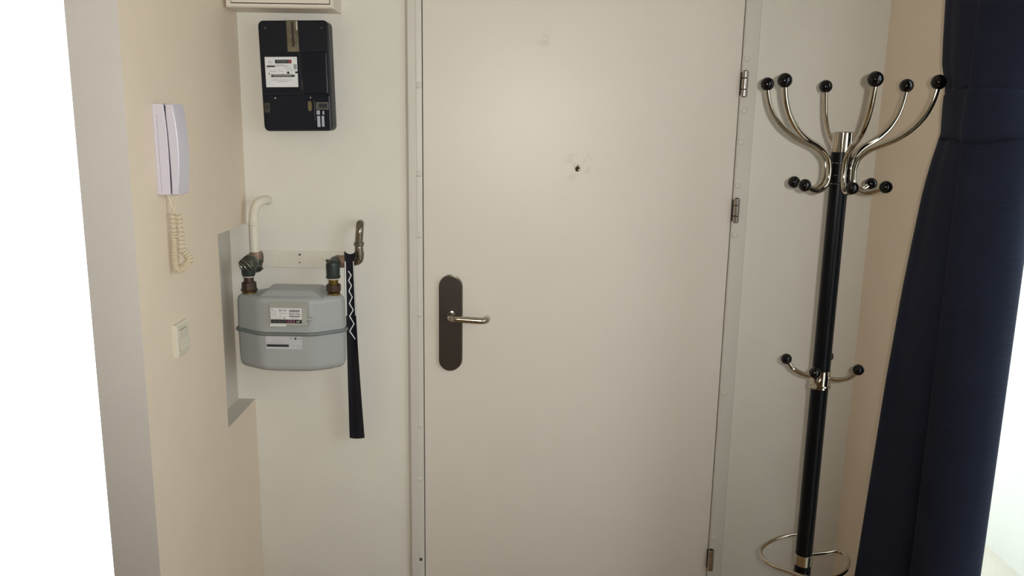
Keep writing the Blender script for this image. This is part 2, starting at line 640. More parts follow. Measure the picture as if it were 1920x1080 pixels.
bm = soft_prism(bmesh.new(), stadium(pc.x + 0.001, pc.z + 0.0015, W2 + 0.0018, Hh2 + 0.002), YB - 0.006, YB - 0.011, 0.001)
obj('plate_backing', bm, STEEL, d1)
bm = soft_prism(bmesh.new(), stadium(pc.x, pc.z, W2, Hh2), YB - 0.010, YB - 0.020, 0.0016)
hp = obj('handle_plate', bm, PLATE, d1)
hp['label'] = 'dark bronze handle plate with rounded ends'
nc = onY(846, 590, YB - 0.02)
bm = bmesh.new()
lathe(bm, [(0.0, 0.0125), (0.004, 0.0125), (0.006, 0.0112), (0.0065, 0.0095)], (nc.x, YB - 0.019, nc.z), (0, -1, 0), 28)
obj('lever_collar', bm, STEEL, hp)
La, Lb = onY(847, 603.5, YB - 0.068), onY(911, 607.5, YB - 0.068)
Lz = nc.z
bm = bmesh.new()
tube(bm, [(nc.x, YB - 0.02, Lz), (nc.x, YB - 0.046, Lz), (nc.x + 0.002, YB - 0.058, Lz - 0.0005), (nc.x + 0.012, YB - 0.067, Lz - 0.001), (nc.x + 0.03, YB - 0.068, Lz - 0.0015),
          (Lb.x - 0.018, YB - 0.068, Lz - 0.004), (Lb.x - 0.006, YB - 0.066, Lz - 0.0043), (Lb.x + 0.001, YB - 0.058, Lz - 0.0043), (Lb.x + 0.002, YB - 0.040, Lz - 0.0043)], 0.0088, 20, 8)
lv = obj('lever_handle', bm, STEEL, hp)
# peephole
c = onY(1083, 316.5, YB - 0.008)
bm = bmesh.new()
lathe(bm, [(-0.001, 0.0075), (0.003, 0.0072), (0.004, 0.006), (0.0042, 0.0050), (0.0030, 0.0040), (0.0026, 0.0)], c, (0, -1, 0), 24)
ph = obj('peephole', bm, CHROME, d1)
bm = bmesh.new()
lathe(bm, [(0.002, 0.0026), (0.0032, 0.0022), (0.0036, 0.001), (0.0037, 0)], c + Vector((0.0012, 0, -0.0008)), (0, -1, 0), 20)
obj('lens', bm, BLACKG, ph)
bm = bmesh.new()
tube(bm, [c + Vector((0, -0.002, 0.004)), c + Vector((0.0005, -0.004, 0.008)), c + Vector((0, -0.003, 0.0105))], 0.0011, 8, 4)
obj('cover_flap', bm, CHROME, ph)

# ------------------------------------------------------------------ fuse cabinet above
YF = 2.085
a, b = onY(420, 14, YF), onY(624, 15, YF)
fx0, fx1, fz0, fz1 = a.x + 0.003, b.x, (a.z + b.z) / 2, 2.24
fb = thing('fuse_cabinet', 'cream metal fuse cabinet above the black electricity meter', 'cabinet', ((fx0 + fx1) / 2, YB, fz0))
bm = bmesh.new()
loft(bm, [[(x, y, z) for x, z in ((fx0 + e, fz0 + e), (fx1 - e, fz0 + e), (fx1 - e, fz1 - e), (fx0 + e, fz1 - e))] for y, e in ((YB, 0), (YF + 0.004, 0), (YF, 0.003))])
obj('cabinet_body', bm, BOXM, fb, smooth=False)
ax = onY(433, 7, YF - 0.004)
bx_ = onY(617, 7, YF - 0.004)
bm = bmesh.new()
box(bm, (ax.x - 0.0015, YF - 0.0008, bx_.z - 0.0018), (bx_.x + 0.0015, YF + 0.001, fz1 - 0.012))
obj('door_gap', bm, DARKGAP, fb, smooth=False)
bm = bbox((ax.x, YF - 0.004, bx_.z), (bx_.x, YF + 0.002, fz1 - 0.015), 0.001, 2)
obj('cabinet_door', bm, BOXM, fb)

# ------------------------------------------------------------------ electricity meter
EY = 2.142
EX, EZ, EW, EH = -0.5525, 1.697, 0.174, 0.270
em = thing('electricity_meter', 'black electricity meter on the wall below the fuse cabinet', 'meter', (EX, YB, EZ))
ol = round_rect(EX - EW / 2, EZ - EH / 2, EX + EW / 2, EZ + EH / 2, 0.013)
bm = soft_prism(bmesh.new(), ol, YB, EY, 0.003)
obj('housing', bm, BAKEL, em)


def emp(px, py, dy=0.0):                  # pixel -> point on the meter's front, in its upright frame
    p = onY(px, py, EY - dy)
    t = math.radians(1.15)
    dx, dz = p.x - EX, p.z - EZ
    return Vector((EX + dx * math.cos(t) + dz * math.sin(t), EY - dy, EZ - dx * math.sin(t) + dz * math.cos(t)))


def emplate(name, x0_, y0_, x1_, y1_, d0, d1_, m, r=0.001, par=None):
    p, q = emp(x0_, y0_), emp(x1_, y1_)
    return obj(name, bbox((p.x, EY - d1_, q.z), (q.x, EY + d0, p.z), r, 2), m, par or em)


emplate('cover_panel', 489, 101, 566, 170, 0.001, 0.004, BAKEL2)
emplate('side_cover', 568.5, 98, 617, 176, 0.001, 0.010, BAKEL2, 0.003)
st = emplate('tin_strip', 536.5, 38, 561.5, 97, 0.001, 0.003, TARN, 0.0008)
emplate('strip_slot', 546, 42, 553, 88, -0.002, 0.0037, DBROWN, 0.0005, st)
emplate('strip_painted_highlight', 555, 40, 558.5, 57, -0.002, 0.0042, mat('painted_highlight_tin', (196, 190, 178), 0.4, metal=0.4), 0.0005, st)  # pale bar in place of a highlight, the glint is in its colour
npl = emplate('nameplate', 497, 107, 560.5, 163.5, -0.003, 0.0058, LABELM, 0.0008)
npl['label'] = 'white nameplate with counter window'
p, q = emp(497, 107), emp(560.5, 163.5)
NX, NZ, NW, NH = p.x, p.z, q.x - p.x, p.z - q.z


def npbox(b_, u0, v0, u1, v1, d=0.0062):
    return box(b_, (NX + u0 * NW, EY - d, NZ - v1 * NH), (NX + u1 * NW, EY - 0.005, NZ - v0 * NH))


cw = obj('counter_window', npbox(bmesh.new(), 0.32, 0.095, 0.83, 0.215), INK, npl, smooth=False)
obj('counter_decimal', npbox(bmesh.new(), 0.745, 0.1, 0.825, 0.21, 0.0065), RED, npl, smooth=False)
lettering('counter_digits', '4 7 8 8 4 1', INKL, npl, (NX + 0.575 * NW, EY - 0.0067, NZ - 0.155 * NH), 0.0075, 'CENTER', 0.95)
obj('black_bar', npbox(bmesh.new(), 0.05, 0.285, 0.31, 0.335), INK, npl, smooth=False)
bm = bmesh.new()
for i, (u0, u1, v, h) in enumerate(((0.34, 0.64, 0.262, 0.0014), (0.34, 0.72, 0.305, 0.0016), (0.12, 0.24, 0.15, 0.001), (0.1, 0.25, 0.185, 0.001), (0.12, 0.24, 0.235, 0.001), (0.05, 0.14, 0.375, 0.001), (0.15, 0.35, 0.475, 0.0014), (0.44, 0.56, 0.475, 0.0014), (0.4, 0.47, 0.425, 0.001),
                                    (0.6, 0.82, 0.37, 0.001), (0.68, 0.82, 0.42, 0.001), (0.8, 0.9, 0.46, 0.001), (0.2, 0.82, 0.76, 0.0016), (0.36, 0.68, 0.815, 0.0016))):
    small_print(bm, NX + u0 * NW, NX + u1 * NW, NZ - v * NH, EY - 0.0062, h, i)
sp = obj('small_print', bm, INKG, npl, smooth=False)
bm = bmesh.new()                          # arrow-shaped slot that shows the rotor disc
zt, zb_ = NZ - 0.585 * NH, NZ - 0.665 * NH
zm = (zt + zb_) / 2
prism(bm, [(NX + 0.15 * NW, zt), (NX + 0.86 * NW, zt), (NX + 0.935 * NW, zm), (NX + 0.86 * NW, zb_), (NX + 0.15 * NW, zb_), (NX + 0.2 * NW, zm)], EY - 0.0064, EY - 0.005)
npbox(bm, 0.525, 0.565, 0.545, 0.6)
npbox(bm, 0.93, 0.48, 1.0, 0.545, 0.0064)
obj('rotor_slot', bm, INK, npl, smooth=False)
obj('rotor_disc', npbox(bmesh.new(), 0.24, 0.612, 0.82, 0.634, 0.0069), mat('aluminium_disc', (190, 190, 186), 0.3, metal=0.6), npl, smooth=False)
bm = bmesh.new()
lathe(bm, [(0, 0.0032), (0.0004, 0.0032)], (NX + 0.71 * NW, EY - 0.0059, NZ - 0.525 * NH), (0, -1, 0), 20)
lathe(bm, [(0, 0.0016), (0.0004, 0.0016)], (NX + 0.12 * NW, EY - 0.0059, NZ - 0.55 * NH), (0, -1, 0), 12)
obj('printed_mark', bm, INK, npl, smooth=False)['kind'] = 'stuff'
obj('printed_panel', npbox(bmesh.new(), 0.89, 0.245, 0.985, 0.41, 0.0062), INKL, npl, smooth=False)
# terminal cover at the foot, with its clips, seals and screws
emplate('terminal_cover', 497.5, 179, 622, 244, 0.001, 0.0055, BAKEL2, 0.003)
cl = emplate('left_clip', 497, 193, 507.5, 211, -0.003, 0.0085, mat('dull_clip', (74, 70, 62), 0.4, metal=0.4), 0.001)
emplate('clip_slot', 499.5, 197, 506.5, 205, -0.005, 0.0092, INK, 0.0004, cl)
rc = emplate('right_clip', 593, 191.5, 617, 206, -0.003, 0.0085, mat('dull_clip_grey', (96, 94, 90), 0.35, metal=0.4), 0.001)
emplate('clip_slot', 599, 194.5, 616, 202.5, -0.005, 0.0092, INK, 0.0004, rc)
p = emp(582, 199)
bm = soft_prism(bmesh.new(), stadium(p.x, p.z, 0.0048, 0.0125, 8), EY - 0.005, EY - 0.0066, 0.0005)
obj('brass_slot', bm, mat('dull_olive_brass', (104, 96, 62), 0.5, metal=0.4), em)
for (u0, v0, u1, v1) in ((594.5, 207, 601, 215), (605.5, 208, 609, 215), (595.5, 217.5, 602, 238), (604, 217.5, 609.5, 237.5)):
    emplate('pale_cover_strip', u0, v0, u1, v1, -0.004, 0.0068, PALEP, 0.0004)  # four pale strips standing slightly above the terminal cover
emplate('cover_edge_rib', 590, 189, 592, 226, -0.004, 0.0078, mat('grey_edge', (130, 128, 130), 0.3), 0.0004)  # thin grey rib, paler than the black cover
emplate('cover_edge_rib', 568, 148, 569.5, 171, -0.006, 0.0108, mat('darker_grey_edge', (96, 94, 92), 0.3), 0.0004)  # second rib in a darker grey, beside the side cover
for u, v in ((496, 52), (602, 52)):
    b_ = bmesh.new()
    lathe(b_, [(-0.001, 0.0042), (0.001, 0.004), (0.0018, 0.0024), (0.0014, 0.0)], emp(u, v), (0, -1, 0), 20)
    obj('screw', b_, mat('dark_screw_head', (48, 46, 50), 0.35, metal=0.3), em)
for u, v in ((516, 184), (582, 183)):
    b_ = bmesh.new()
    lathe(b_, [(-0.001, 0.0016), (0.001, 0.0014), (0.0014, 0.0)], emp(u, v, 0.0055), (0, -1, 0), 12)
    obj('seal_pin', b_, STEEL, em)
em.rotation_euler = (0, -math.radians(1.15), 0)

# ------------------------------------------------------------------ gas meter
gs, gf, gb = 2.085, 2.024, 2.165
gl, gr = onY(448.5, 600, gs).x, onY(647, 600, gs).x
fl_, fr_ = onY(486, 560, gf).x, onY(584, 560, gf).x
gzt, gzb = onY(460, 547, gs + 0.01).z, onY(460, 683, gs).z
GX = (gl + gr) / 2
gm = thing('gas_meter', 'grey steel gas meter hanging from two pipes in the left corner', 'meter', (GX, YB, gzb))


def gplan(ins=0.0, r=0.02):
    """octagonal plan with rounded corners"""
    P = [(gl, gs + 0.012), (gl, gs - 0.012), (fl_, gf), (fr_, gf), (gr, gs - 0.012), (gr, gs + 0.012), (gr - 0.05, gb), (gl + 0.05, gb)]
    cx, cy = GX, (gf + gb) / 2
    out = []
    n = len(P)
    for i in range(n):
        p, a_, c_ = Vector(P[i]), Vector(P[i - 1]), Vector(P[(i + 1) % n])
        ra = min(r, (a_ - p).length * 0.45, (c_ - p).length * 0.45)
        A, C = p + (a_ - p).normalized() * ra, p + (c_ - p).normalized() * ra
        for k in range(5):
            t = k / 4
            q_ = (1 - t) ** 2 * A + 2 * t * (1 - t) * p + t * t * C
            out.append(q_)
    W_ = (gr - gl) / 2
    D_ = (gb - gf) / 2
    return [(cx + (q_.x - cx) * (1 - ins / W_), cy + (q_.y - cy) * (1 - ins / D_)) for q_ in out]


def gloops(zi):
    return [[(x, y, z) for x, y in gplan(i)] for z, i in zi]


zs_ = (onY(443, 614, gs).z + onY(650, 617, gs).z) / 2           # seam height
bm = loft(bmesh.new(), gloops([(zs_, 0), (gzt - 0.016, 0.001), (gzt - 0.007, 0.004), (gzt - 0.002, 0.010), (gzt, 0.018)]))
gu = obj('upper_shell', bm, GREY, gm, angle=50)
bm = loft(bmesh.new(), gloops([(gzb - 0.001, 0.02), (gzb + 0.001, 0.011), (gzb + 0.006, 0.005), (gzb + 0.016, 0.0015), (zs_, 0)]))
obj('lower_shell', bm, GREY, gm, angle=50)
bm = loft(bmesh.new(), gloops([(zs_ - 0.0045, 0.0), (zs_ - 0.004, -0.004), (zs_ - 0.001, -0.0065), (zs_ + 0.002, -0.0065), (zs_ + 0.0045, -0.004), (zs_ + 0.005, 0.0)]))
obj('seam_band', bm, GREYD, gm, angle=60)
bm = bmesh.new()                          # raised middle of the top between the two pipe shoulders
pl0, pl1 = onY(490, 548, gs).x, onY(614, 552, gs).x
pt0, pt1 = onY(507, 540, gs + 0.03).x, onY(600, 541, gs + 0.03).x
zt = gzt + 0.012
loft(bm, [[(pl0, gf + 0.016, gzt - 0.004), (pl1, gf + 0.016, gzt - 0.004), (pl1 + 0.003, gb - 0.006, gzt - 0.004), (pl0 - 0.003, gb - 0.006, gzt - 0.004)],
          [(pt0 + 0.006, gf + 0.040, zt), (pt1 - 0.006, gf + 0.040, zt), (pt1, gb - 0.014, zt), (pt0, gb - 0.014, zt)]])
bevel(bm, 0.004, 3)
obj('raised_top', bm, GREY, gm)
bm = bmesh.new()                          # flanged bottom pan
pb = [(x, y) for x, y in gplan(0.03)]
loft(bm, [[(x, y, gzb - 0.007) for x, y in gplan(0.034)], [(x, y, gzb + 0.004) for x, y in gplan(0.028)]])
obj('bottom_pan', bm, GREY, gm)
# counter box on the front
iy = gf - 0.018
p, q = onY(504, 577, iy), onY(574, 612, iy)
bm = bmesh.new()
loft(bm, [[(p.x - 0.004, gf + 0.002, q.z - 0.004), (q.x + 0.005, gf + 0.002, q.z - 0.004), (q.x + 0.005, gf + 0.002, p.z + 0.012), (p.x - 0.004, gf + 0.002, p.z + 0.012)],
          [(p.x, iy, q.z), (q.x, iy, q.z), (q.x, iy, p.z), (p.x, iy, p.z)]])
bevel(bm, 0.002, 2)
obj('index_box', bm, GREYB, gm)
bm = bbox((q.x - 0.002, iy + 0.004, q.z + 0.012), (q.x + 0.014, iy + 0.016, q.z + 0.021), 0.003, 2)
obj('index_seal_tab', bm, GREYB, gm)
ly = iy - 0.0008
p, q = onY(507, 577.5, ly), onY(566, 607, ly)
il = obj('index_label', box(bmesh.new(), (p.x, ly, q.z), (q.x, ly + 0.0012, p.z)), LABELW, gm, smooth=False)
il['label'] = 'white counter label of the gas meter'
IX, IZ, IW, IH = p.x, p.z, q.x - p.x, p.z - q.z


def ibox(b_, u0, v0, u1, v1, d=0.0003):
    return box(b_, (IX + u0 * IW, ly - d, IZ - v1 * IH), (IX + u1 * IW, ly, IZ - v0 * IH))


obj('counter_strip', ibox(bmesh.new(), 0.0, 0.74, 1.0, 0.985), INK, il, smooth=False)
obj('counter_decimals', ibox(bmesh.new(), 0.5, 0.75, 0.78, 0.98, 0.0006), MAROON, il, smooth=False)
lettering('counter_digits', '0 5 4 2 7', INKG, il, (IX + 0.08 * IW, ly - 0.0008, IZ - 0.862 * IH), 0.0075, 'LEFT', 1.1)
lettering('decimal_digits', '1 5 3', INKL, il, (IX + 0.55 * IW, ly - 0.0009, IZ - 0.862 * IH), 0.0075, 'LEFT', 1.1)
lettering('unit_text', 'm\u00b3', WHITEI, il, (IX + 0.83 * IW, ly - 0.0008, IZ - 0.862 * IH), 0.0088)
lettering('type_text', 'BK-G4', INK, il, (IX + 0.27 * IW, ly - 0.0004, IZ - 0.15 * IH), 0.0062, 'LEFT', 1.1)
lettering('serial_number', '8261936', INK, il, (IX + 0.595 * IW, ly - 0.0004, IZ - 0.385 * IH), 0.0078, 'LEFT', 1.02)
bm = bmesh.new()
rr = random.Random(4)
u = 0.6
while u < 0.95:
    e = rr.choice((0.008, 0.014, 0.02))
    ibox(bm, u, 0.1, min(u + e, 0.955), 0.25)
    u += e + rr.choice((0.008, 0.012))
ibox(bm, 0.6, 0.51, 0.955, 0.555)
lathe(bm, [(0, 0.0014), (0.0004, 0.0014)], (IX + 0.055 * IW, ly, IZ - 0.12 * IH), (0, -1, 0), 12)
lathe(bm, [(0, 0.0016), (0.0004, 0.0016)], (IX + 0.44 * IW, ly, IZ - 0.66 * IH), (0, -1, 0), 12)
obj('barcode', bm, INK, il, smooth=False)['kind'] = 'stuff'
bm = bmesh.new()
for i, (u0, u1, v, h) in enumerate(((0.09, 0.2, 0.21, 0.0011), (0.03, 0.2, 0.31, 0.0009), (0.03, 0.19, 0.4, 0.0009), (0.03, 0.18, 0.5, 0.0009), (0.28, 0.52, 0.34, 0.0012), (0.28, 0.36, 0.44, 0.0009), (0.28, 0.4, 0.56, 0.0009), (0.42, 0.47, 0.52, 0.001), (0.03, 0.1, 0.64, 0.0013), (0.12, 0.32, 0.66, 0.0011), (0.64, 0.9, 0.62, 0.0009), (0.65, 0.9, 0.69, 0.0009))):
    small_print(bm, IX + u0 * IW, IX + u1 * IW, IZ - v * IH, ly - 0.0003, h, 30 + i)
obj('small_print', bm, INKG, il, smooth=False)
p, q = onY(506.5, 607.5, ly), onY(537, 612, ly)
sb = obj('paper_strip', box(bmesh.new(), (p.x, ly - 0.0004, q.z), (q.x, ly + 0.001, p.z)), mat('paper_white', (214, 214, 216), 0.5), gm, smooth=False)
# sticker below the seam
sy = gf - 0.0006
p, q = onY(498, 630, sy), onY(567, 655, sy)
SX, SZ, SW, SH = p.x, p.z, q.x - p.x, p.z - q.z
sk = obj('sticker', box(bmesh.new(), (SX, sy, SZ - SH), (SX + SW, sy + 0.002, SZ)), STICK, gm, smooth=False)
sk['label'] = 'pale rectangular sticker below the seam of the gas meter'


def sbox(b_, u0, v0, u1, v1):
    return box(b_, (SX + u0 * SW, sy - 0.0003, SZ - v1 * SH), (SX + u1 * SW, sy, SZ - v0 * SH))


obj('black_bar', sbox(bmesh.new(), 0.02, 0.64, 0.63, 0.83), INK, sk, smooth=False)
bm = bmesh.new()
small_print(bm, SX + 0.65 * SW, SX + 0.76 * SW, SZ - 0.16 * SH, sy - 0.0003, 0.0018, 50)
small_print(bm, SX + 0.88 * SW, SX + 0.985 * SW, SZ - 0.18 * SH, sy - 0.0003, 0.0018, 51)
sbox(bm, 0.795, 0.1, 0.845, 0.25)
obj('logo_line', bm, INK, sk, smooth=False)
bm = bmesh.new()
for i, (u0, u1, v, h) in enumerate(((0.2, 0.4, 0.3, 0.0012), (0.15, 0.55, 0.45, 0.0014), (0.05, 0.5, 0.55, 0.0012), (0.7, 0.8, 0.72, 0.0014), (0.85, 0.98, 0.75, 0.0013), (0.88, 0.97, 0.83, 0.001))):
    small_print(bm, SX + u0 * SW, SX + u1 * SW, SZ - v * SH, sy - 0.0003, h, 60 + i)
obj('small_print', bm, INKL, sk, smooth=False)

# pipe stubs of the meter
nzL, nzR = onY(468, 548, 2.085), onY(626, 552, 2.085)


def union(cx, cy, z0, pts, m, name, par, n=32, facet=None):
    b_ = bmesh.new()
    lathe(b_, [(t, r) for t, r in pts], (cx, cy, z0), (0, 0, 1), facet or n)
    return obj(name, b_, m, par, smooth=True, angle=25 if facet else 40)


PXM = 2.08 / FPX                          # metres per pixel around the meter
NL, NR = Vector((nzL.x, 2.085, gzt - 0.002)), Vector((nzR.x, 2.085, gzt - 0.002))
union(NL.x, NL.y, NL.z, [(0, 0.0175), (0.006, 0.0175), (0.008, 0.014), (0.012, 0.013)], BRASS, 'pipe_socket', gm)
union(NR.x, NR.y, NR.z, [(0, 0.0165), (0.006, 0.0165), (0.008, 0.013), (0.012, 0.012)], BRASS, 'pipe_socket', gm)

# ------------------------------------------------------------------ left gas pipe with its valve
YP = 2.135
gp = thing('gas_supply_pipe', 'cream painted gas pipe with a valve, left above the gas meter', 'pipe', (NL.x, YB, 1.25))
pth = [onY(478, 474, YP), onY(476.5, 440, YP), onY(476, 415, YP), onY(477, 398, YP), onY(482, 384, YP + 0.002), onY(490, 377, YP + 0.012), onY(498, 375, YP + 0.03), onY(505, 376, YB + 0.012)]
bm = tube(bmesh.new(), pth, 0.0122, 20, 8)
obj('painted_bend', bm, PIPEW, gp)
b_ = bmesh.new()
p = onY(476.5, 420, YP)
lathe(b_, [(-0.003, 0.0128), (-0.001, 0.0145), (0.003, 0.0145), (0.005, 0.0128)], p, (0, 0, 1), 24)
obj('pipe_bead', b_, PIPEW, gp)
p0, p1 = onY(481, 492, YP), onY(481, 472, YP)
b_ = bmesh.new()
lathe(b_, [(0, 0.0175), ((p1 - p0).length * 0.85, 0.0175), ((p1 - p0).length, 0.0155)], p0, (0, 0, 1), 24)
obj('rusty_coupling', b_, RUST, gp)
vc = onY(478, 496, YP - 0.006)
zU = onY(468, 517, NL.y).z                # underside of the valve body
zT = onY(468, 492, NL.y).z
b_ = bmesh.new()
lathe(b_, [(0, 0.0150), (0.004, 0.0165), (zT - zU - 0.012, 0.0175), (zT - zU - 0.004, 0.0145), (zT - zU, 0.008), (zT - zU + 0.001, 0.0)], (NL.x, NL.y, zU), (0, 0, 1), 24)
obj('valve_outlet', b_, DGREEN, gp)
b_ = bmesh.new()
tube(b_, [vc + Vector((0.002, 0.004, 0.012)), vc + Vector((0, -0.004, -0.004)), Vector((NL.x, NL.y + 0.012, zT - 0.014)), Vector((NL.x, NL.y + 0.002, zT - 0.018))], lambda t: 0.019 - 0.004 * t, 20, 6)
obj('valve_body', b_, GMETAL, gp)
kd = Vector((-0.84, -0.54, 0.04)).normalized()
kc = onY(474, 492.5, NL.y - 0.006)
b_ = bmesh.new()
lathe(b_, [(-0.008, 0.013), (0.0, 0.0205), (0.004, 0.0225), (0.012, 0.0215), (0.020, 0.0165), (0.027, 0.0105), (0.032, 0.007), (0.034, 0.003)], kc, kd, 9)
kb = obj('valve_cap', b_, GMETAL, gp, angle=15)
for k in range(4):
    d, u, v = frame_of(kd)
    a = k * 0.8
    P = []
    for i in range(7):
        t = i / 6
        rr_ = 0.0225 - 0.014 * t * t
        P.append(kc + d * (0.006 + 0.027 * t) + (u * math.cos(a + t * 1.6) + v * math.sin(a + t * 1.6)) * (rr_ + 0.001))
    b_ = bmesh.new()
    tube(b_, P, 0.0011, 6, 3)
    obj('seal_wire', b_, STEEL, kb)
b_ = bmesh.new()
tb = onY(490, 504, YP - 0.02)
tube(b_, [vc + Vector((0.012, -0.010, -0.014)), tb, tb + Vector((0.004, 0, 0.003))], lambda t: 0.0045 - 0.0015 * t, 10, 4)
obj('seal_tag', b_, GMETAL, gp)
b_ = bmesh.new()
tube(b_, [onY(492, 475, YP - 0.016), onY(493, 484, YP - 0.018), onY(492, 492, YP - 0.018)], 0.0016, 8, 4)
obj('wire_end', b_, DGREEN, gp)
zA = onY(468, 519.5, NL.y).z
h = zU - (NL.z + 0.008)
b_ = bmesh.new()
lathe(b_, [(-0.003, 0.0138), (0.0, 0.0138)], (NL.x, NL.y, zU), (0, 0, 1), 24)
obj('white_washer', b_, WASHER, gp)
b_ = bmesh.new()
lathe(b_, [(h * 0.55, 0.0122), (h - 0.003, 0.0122)], (NL.x, NL.y, NL.z + 0.008), (0, 0, 1), 24)
obj('nipple', b_, BROWN, gp)
b_ = bmesh.new()
lathe(b_, [(0, 0.0205), (0.004, 0.0212), (0.0045, 0.0188), (h * 0.55, 0.0182), (h * 0.6, 0.0155)], (NL.x, NL.y, NL.z + 0.008), (0, 0, 1), 12)
obj('union_nut', b_, BROWN, gp, angle=20)

# ------------------------------------------------------------------ right gas pipe
gp2 = thing('gas_outlet_pipe', 'metal gas pipe with a dark green elbow right above the gas meter', 'pipe', (NR.x, YB, 1.25))
pth = [onY(673, 462, YP), onY(673.5, 445, YP), onY(674.5, 432, YP + 0.001), onY(675, 422, YP + 0.008), onY(675.5, 419, YP + 0.02), onY(676, 418.5, YB + 0.01)]
bm = tube(bmesh.new(), pth, 0.0100, 20, 8)
obj('wall_bend', bm, COPPER, gp2)
c0 = onY(673.5, 476, YP)
c1 = onY(673, 456, YP)
hh = (c1 - c0).length
b_ = bmesh.new()
lathe(b_, [(-0.004, 0.0112), (hh * 0.55, 0.0112), (hh * 0.65, 0.0105), (hh * 0.75, 0.0105), (hh * 0.8, 0.0135), (hh * 1.08, 0.0135), (hh * 1.12, 0.0105)], c0, (0, 0, 1), 24)
obj('ribbed_socket', b_, COPPER, gp2)
e0, e1 = onY(673.5, 472, YP), onY(672, 489, YP)
bm = tube(bmesh.new(), [e0, onY(673.5, 481, YP), onY(671, 487.5, YP), onY(663, 490, YP), onY(655, 490, YP), onY(640, 490, YP)], 0.0125, 20, 8)
obj('lower_elbow', bm, COPPER, gp2)
b_ = bmesh.new()
p0, p1 = onY(630, 490, YP), onY(651, 490, YP)
lathe(b_, [(0, 0.0165), ((p1 - p0).length * 0.85, 0.0165), ((p1 - p0).length, 0.0150)], p0, p1 - p0, 24)
obj('rusty_coupling', b_, RUST, gp2)
zU2 = onY(626, 521, NR.y).z
b_ = bmesh.new()
hE = onY(626, 487, NR.y).z - zU2
lathe(b_, [(0.002, 0.0165), (hE - 0.012, 0.0175), (hE - 0.005, 0.0150), (hE - 0.001, 0.009), (hE, 0.0)], (NR.x, NR.y, zU2), (0, 0, 1), 24)
tube(b_, [onY(640, 490, YP), onY(633, 491, YP), onY(628, 492, YP - 0.012), Vector((NR.x, NR.y + 0.010, zU2 + hE - 0.018))], 0.0155, 20, 5)
obj('elbow_fitting', b_, DGREEN, gp2)
b_ = bmesh.new()
tube(b_, [onY(619, 495, YP - 0.03), onY(615, 491, YP - 0.03), onY(613.5, 486.5, YP - 0.03)], 0.004, 10, 4)
obj('fitting_lug', b_, DGREEN, gp2)
b_ = bmesh.new()
lathe(b_, [(0, 0.0170), (0.0015, 0.0183), (0.005, 0.0183), (0.007, 0.0165)], (NR.x, NR.y, zU2), (0, 0, 1), 24)
obj('fitting_rim', b_, DGREEN, gp2)
h = zU2 - (NR.z + 0.008)
b_ = bmesh.new()
lathe(b_, [(-0.0035, 0.0145), (0.0, 0.0145)], (NR.x, NR.y, zU2), (0, 0, 1), 24)
obj('white_washer', b_, WASHER, gp2)
b_ = bmesh.new()
lathe(b_, [(h * 0.55, 0.0120), (h - 0.003, 0.0120)], (NR.x, NR.y, NR.z + 0.008), (0, 0, 1), 24)
obj('nipple', b_, NIPPLE, gp2)
b_ = bmesh.new()
lathe(b_, [(0, 0.0150), (0.002, 0.0180), (0.004, 0.0186), (h * 0.5, 0.0186), (h * 0.56, 0.0165)], (NR.x, NR.y, NR.z + 0.008), (0, 0, 1), 10)
obj('union_nut', b_, BROWN, gp2, angle=20)

# painted mounting plate between the pipes
a, b = onY(489, 470, YB - 0.006), onY(641, 503, YB - 0.006)
mp = thing('mounting_plate', 'cream painted mounting plate with two screws between the gas pipes', 'plate', ((a.x + b.x) / 2, YB, b.z))
bm = bbox((a.x, YB - 0.006, b.z), (b.x, YB + 0.002, a.z), 0.002, 2)
obj('plate', bm, mat('plate_paint', (222, 217, 206), 0.55, bump=0.3, bscale=60, vary=0.04, vscale=30), mp)
for u, v, r in ((562, 477.5, 0.0034), (562, 492, 0.0022)):
    b_ = bmesh.new()
    lathe(b_, [(-0.001, r), (0.0012, r * 0.9), (0.0016, r * 0.4), (0.001, 0)], onY(u, v, YB - 0.006), (0, -1, 0), 14)
    obj('screw', b_, mat('dark_rust_screw', (96, 84, 74), 0.6), mp)
for u, v in ((513, 486), (607, 484)):
    b_ = bmesh.new()
    lathe(b_, [(-0.001, 0.006), (0.0012, 0.005), (0.0016, 0.002), (0.0016, 0)], onY(u, v, YB - 0.006), (0, -1, 0), 18)
    obj('painted_bolt_head', b_, PIPEW, mp)

# ------------------------------------------------------------------ shoe horn
HT, HB = 2.098, 2.150                     # hangs from the pipe: top stands off the wall, foot leans to it
edges = [(471, 645.5, 668.5), (480, 645.5, 666), (489, 646, 663.5), (520, 646.7, 664.8), (560, 647.8, 666.3), (600, 649.2, 668), (640, 650.3, 670.2), (680, 651.4, 672.8), (720, 652.6, 675.6), (760, 653.8, 678.6), (800, 655.0, 681.8), (821, 655.6, 683.6)]


def horn_at(py, s, off=0.0):
    """py: height in the photograph, s: -1 left edge .. 1 right edge"""
    py_ = min(max(py, edges[0][0]), edges[-1][0])
    for (y0, l0, r0), (y1, l1, r1) in zip(edges, edges[1:]):
        if py_ <= y1:
            t = (py_ - y0) / (y1 - y0)
            l_, r_ = l0 + (l1 - l0) * t, r0 + (r1 - r0) * t
            break
    tt = (py - 471) / 350
    Y = HT + (HB - HT) * tt
    cup = 0.0035 + 0.004 * tt
    px = (l_ + r_) / 2 + s * (r_ - l_) / 2
    return onY(px, py, Y + cup * (1 - s * s) - cup * 0.5 - off)


